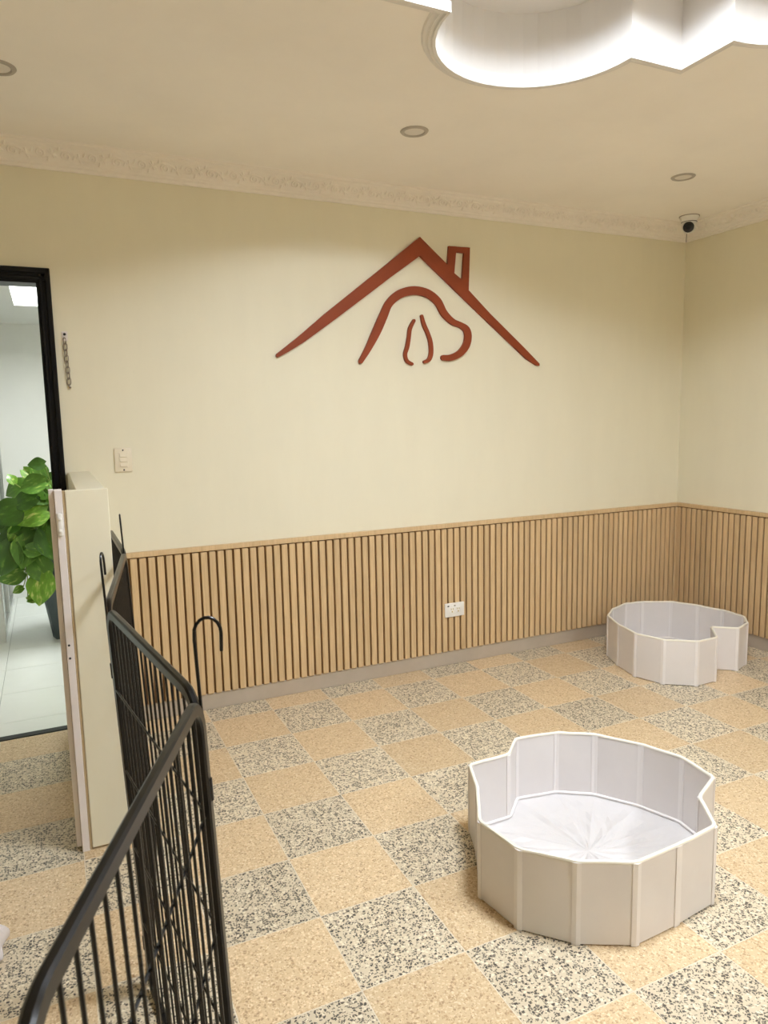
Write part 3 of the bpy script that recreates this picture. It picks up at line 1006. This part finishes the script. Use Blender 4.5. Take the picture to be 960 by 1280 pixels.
for a, b2 in zip(J, J[1:]):
    d = Vector((b2[0] - a[0], b2[1] - a[1], 0))
    wd = d.length
    xax = d.normalized()
    zax = Vector((-LEAN, 0, 1)).normalized()
    zax = (zax - xax * zax.dot(xax)).normalized()
    yax = zax.cross(xax)
    mat4 = Matrix.Translation(tilt(a)) @ Matrix((xax, yax, zax)).transposed().to_4x4()
    pn = obj('panel', frame_mesh(wd), M['pen'], pen, True)
    pn.matrix_local = pen_inv @ mat4
    nb = int(round((wd - 0.026) / 0.036))
    for k in range(1, nb):
        o = bpy.data.objects.new('bar', bar_me)
        o.location = (0.013 + (wd - 0.026) * k / nb, 0, 0)
        link(o, pn)
    cw = mesh_from(tube(bmesh.new(), [(0.014, 0.0045, 0), (wd - 0.014, 0.0045, 0)], 0.0024, 6), 'cross_wire', True)
    cw.materials.append(M['pen'])
    for z in (0.20, 0.40, 0.60, 0.80):
        o = bpy.data.objects.new('cross_wire', cw)
        o.location = (0, 0, z)
        link(o, pn)
# hooked pins threaded through sleeves at each joint
def hook_mesh(dirv):
    pts = [(0, 0, 0.02), (0, 0, 0.5), (0, 0, 1.0), (0, 0, 1.085)]
    r = 0.0205
    for k in range(1, 10):
        a = math.pi - math.pi * k / 9 * 1.02
        pts.append((dirv.x * (r + r * math.cos(a)), dirv.y * (r + r * math.cos(a)), 1.092 + r * math.sin(a) * 1.25))
    e = pts[-1]
    pts.append((e[0] - dirv.x * 0.002, e[1] - dirv.y * 0.002, 1.062))
    return tube(bmesh.new(), pts, 0.0028, 8)
hook_dirs = [Vector((0.98, -0.15, 0)), Vector((0.22, 0.97, 0)), Vector((0.085, 0.996, 0))]
sl_me = mesh_from(lathe(bmesh.new(), [(0.0032, -0.018), (0.0062, -0.018), (0.0062, 0.018), (0.0032, 0.018)], 12), 'hinge_sleeve', True)
sl_me.materials.append(M['pen'])
for (x, y), dv in zip(J[1:4], hook_dirs):
    zax = Vector((-LEAN, 0, 1)).normalized()
    xax = Vector((1, 0, LEAN)).normalized()
    yax = zax.cross(xax)
    side = 0.004 if y < -2 else -0.002
    mat4 = Matrix.Translation((x + LEAN + side, y, 0)) @ Matrix((xax, yax, zax)).transposed().to_4x4()
    h = obj('hook_pin', hook_mesh(dv), M['pen'], pen, True)
    h.matrix_local = pen_inv @ mat4
    for z in (0.13, 0.84):
        o = bpy.data.objects.new('hinge_sleeve', sl_me)
        o.location = (0, 0, z)
        link(o, h)

# ---- potted climber in the hall
LEAVES = [(-0.684, 1.52, 1.173, 0.097, 180, 0), (-0.662, 1.6, 1.107, 0.137, -75, 1), (-0.728, 1.68, 1.101, 0.097, -45, 2), (-0.83, 1.56, 1.089, 0.074, 110, 2), (-0.816, 1.64, 1.021, 0.148, 205, 1), (-0.716, 1.52, 1.04, 0.159, 190, 1), (-0.593, 1.6, 1.037, 0.08, 70, 1), (-0.733, 1.50, 0.857, 0.185, 200, 2), (-0.659, 1.56, 0.957, 0.137, -30, 1), (-0.623, 1.64, 0.885, 0.154, -60, 0), (-0.871, 1.52, 0.88, 0.205, 195, 0), (-0.872, 1.6, 0.8, 0.171, 210, 0), (-0.844, 1.58, 0.736, 0.102, 235, 2), (-0.847, 1.56, 0.696, 0.239, 215, 0), (-0.788, 1.54, 0.616, 0.205, -105, 1), (-0.895, 1.52, 0.585, 0.205, -110, 0), (-0.88, 1.6, 0.466, 0.148, 195, 1), (-0.704, 1.54, 0.49, 0.181, -70, 1), (-0.716, 1.50, 0.382, 0.204, -100, 2), (-0.695, 1.64, 0.733, 0.194, -95, 0), (-0.645, 1.52, 0.653, 0.205, -80, 0), (-0.734, 1.6, 0.763, 0.182, -120, 1), (-0.855, 1.68, 0.358, 0.068, 200, 2), (-0.763, 1.56, 0.314, 0.074, 10, 2), (-0.652, 1.64, 0.803, 0.171, -50, 0), (-0.777, 1.52, 0.948, 0.148, 190, 0), (-0.634, 1.6, 0.544, 0.194, -90, 0), (-0.715, 1.68, 0.656, 0.171, -80, 1), (-0.628, 1.56, 1.006, 0.125, 40, 1), (-0.784, 1.64, 0.788, 0.159, 215, 0)]
PX, PY = -0.520, 1.78
pl = tag(empty('potted_plant', (PX, PY, 0)), 'large variegated climbing plant in a dark slate planter beyond the doorway', 'plant')
def sqring(bm, h, z, n=24):
    out = []
    for j in range(n):
        a = 2 * math.pi * j / n
        c, s = math.cos(a), math.sin(a)
        k = 1 / (abs(c) ** 7 + abs(s) ** 7) ** (1 / 7)
        out.append(bm.verts.new((h * k * c, h * k * s, z)))
    return out
bm = bmesh.new()
R_ = [sqring(bm, h, z) for h, z in ((0.142, 0.0), (0.150, 0.01), (0.235, 0.60), (0.243, 0.605), (0.243, 0.64), (0.222, 0.64), (0.218, 0.58))]
for A, B in zip(R_, R_[1:]):
    for j in range(24):
        bm.faces.new((A[j], A[(j + 1) % 24], B[(j + 1) % 24], B[j]))
bm.faces.new(list(reversed(R_[0])))
bmesh.ops.recalc_face_normals(bm, faces=bm.faces)
obj('planter', bm, M['pot'], pl, True)
bm = bmesh.new()
so_ = sqring(bm, 0.222, 0.60)
bm.faces.new(so_)
so2 = sqring(bm, 0.222, 0.57)
bm.faces.new(list(reversed(so2)))
for j in range(24):
    bm.faces.new((so_[j], so2[j], so2[(j + 1) % 24], so_[(j + 1) % 24]))
obj('soil', bm, M['soil'], pl)
def leaf_shape(curl, fold):
    """heart-shaped leaf of unit length: stalk end at the origin, tip at +x, face towards +z"""
    bm = bmesh.new()
    rows = []
    N_ = 9
    for i in range(N_ + 1):
        s = i / N_
        wdt = 0.44 * (math.sin(math.pi * min(1, s * 0.94 + 0.06)) ** 0.75) * (1 - 0.45 * s) * 1.25 if i < N_ else 0.0
        back_ = -0.10 * math.exp(-((s) / 0.12) ** 2)
        row = []
        for u in (-1, -0.55, 0, 0.55, 1):
            x = s + (back_ * abs(u) * 1.3 if i < 3 else 0)
            z = fold * abs(u) * wdt - curl * s * s + 0.02 * math.sin(9 * s + 3 * u) * abs(u)
            row.append(bm.verts.new((x, u * wdt, z)))
        rows.append(row)
    for A, B in zip(rows, rows[1:]):
        for j in range(4):
            bm.faces.new((A[j], B[j], B[j + 1], A[j + 1]))
    bmesh.ops.remove_doubles(bm, verts=bm.verts, dist=0.0005)
    ext = bmesh.ops.solidify(bm, geom=bm.faces[:], thickness=0.012)
    bmesh.ops.recalc_face_normals(bm, faces=bm.faces)
    return bm
leaf_me = {}
for c in range(3):
    for v, (cu, fo) in enumerate(((0.22, 0.22), (0.40, 0.10), (0.10, 0.36))):
        me = mesh_from(leaf_shape(cu, fo), 'leaf', True)
        me.materials.append(M['leaf%d' % c])
        leaf_me[(c, v)] = me
rl = random.Random(5)
extra = []
for k in range(46):
    a = rl.uniform(0, 2 * math.pi); rr = rl.uniform(0.06, 0.26)
    z = rl.uniform(0.55, 1.05)
    rr *= 1.15 - 0.6 * max(0, z - 0.7)
    extra.append((PX - 0.10 + rr * math.cos(a), PY - 0.06 + rr * 0.8 * math.sin(a), z, rl.uniform(0.11, 0.18), rl.uniform(-160, -20), rl.choice((0, 0, 1))))
to_cam = Vector((0.0, -1.0, 0.05)).normalized()
stem_ends = []
for k, (x, y, z, L_, ang, c) in enumerate(LEAVES + extra):
    a = math.radians(ang)
    tipd = Vector((math.cos(a), 0, math.sin(a)))
    nrm = Vector((rl.uniform(-0.35, 0.35), -1.0, rl.uniform(0.15, 0.7)))
    if k >= len(LEAVES):
        out_ = Vector((x - PX, y - PY, 0))
        nrm = (out_.normalized() + Vector((0, -0.4, 0.5)))
    nrm.normalize()
    xax = (tipd - nrm * tipd.dot(nrm)).normalized()
    yax = nrm.cross(xax)
    ctr = Vector((x - PX, y - PY, z))
    o = bpy.data.objects.new('leaf', leaf_me[(c, k % 3)])
    base = ctr - xax * L_ * 0.5
    o.matrix_local = Matrix.Translation(base) @ Matrix((xax, yax, nrm)).transposed().to_4x4() @ Matrix.Scale(L_, 4)
    link(o, pl)
    stem_ends.append(base)
for k, e in enumerate(stem_ends[:len(LEAVES)]):
    root_ = Vector((rl.uniform(-0.12, 0.02), rl.uniform(-0.14, 0.05), 0.585))
    if e.z > 0.62:
        mid = (root_ + e) / 2 + Vector((0.03, 0.02, 0.06))
        pts = [root_, (root_ + mid) / 2 + Vector((0, 0, 0.02)), mid, (mid + e) / 2 + Vector((0, 0, 0.012)), e]
    else:
        rim = Vector((-0.225, max(-0.2, min(0.1, e.y)), 0.668))
        pts = [root_, (root_ + rim) / 2 + Vector((0, 0, 0.06)), rim, Vector((-0.26, rim.y, 0.60)), (Vector((-0.262, rim.y, 0.5)) + e) / 2, e]
    obj('stem', tube(bmesh.new(), catmull([tuple(p) for p in pts], 3), 0.0035, 5), M['stem'], pl, True)

# ---- glazed partition at the left of the hall
gp = tag(empty('glass_partition', (-0.968, 1.73, 0)), 'aluminium framed glass partition at the left picture edge beyond the doorway', 'partition')
obj('pane', bbox(-0.004, 0.004, 0.03, 1.20, 0.05, 2.12), M['glass'], gp)
obj('post', bbox(-0.020, 0.020, 0.0, 0.035, 0, 2.16, 0.002), M['alu'], gp)
obj('post', bbox(-0.020, 0.020, 0.62, 0.655, 0, 2.16, 0.002), M['alu'], gp)
obj('post', bbox(-0.020, 0.020, 1.195, 1.23, 0, 2.16, 0.002), M['alu'], gp)
obj('bottom_rail', bbox(-0.018, 0.018, 0.035, 1.195, 0, 0.055, 0.002), M['alu'], gp)
obj('top_rail', bbox(-0.018, 0.018, 0.035, 1.195, 2.115, 2.16, 0.002), M['alu'], gp)

# ---- unidentified white shape at the picture edge, built as crumpled cloth
bm = bmesh.new()
bmesh.ops.create_icosphere(bm, subdivisions=4, radius=1.0)
rc = random.Random(4)
ph = [(rc.uniform(2, 7), rc.uniform(2, 7), rc.uniform(2, 7), rc.uniform(0, 6)) for _ in range(7)]
for v in bm.verts:
    p = v.co.copy()
    s = 1 + sum(0.055 * math.sin(a * p.x + b2 * p.y + c * p.z + d) for a, b2, c, d in ph)
    p *= s
    hgt = max(0.0, p.z + 0.55)
    v.co = Vector((p.x * 0.13 * (1 - 0.28 * hgt), p.y * 0.11 * (1 - 0.25 * hgt), hgt * 0.11))
cl = obj('white_bundle', bm, M['cloth'], None, True, loc=(-0.930, -1.400, 0.0))
tag(cl, 'unidentified white shape, built as crumpled cloth, on the floor at the left picture edge beyond the pen', 'cloth')
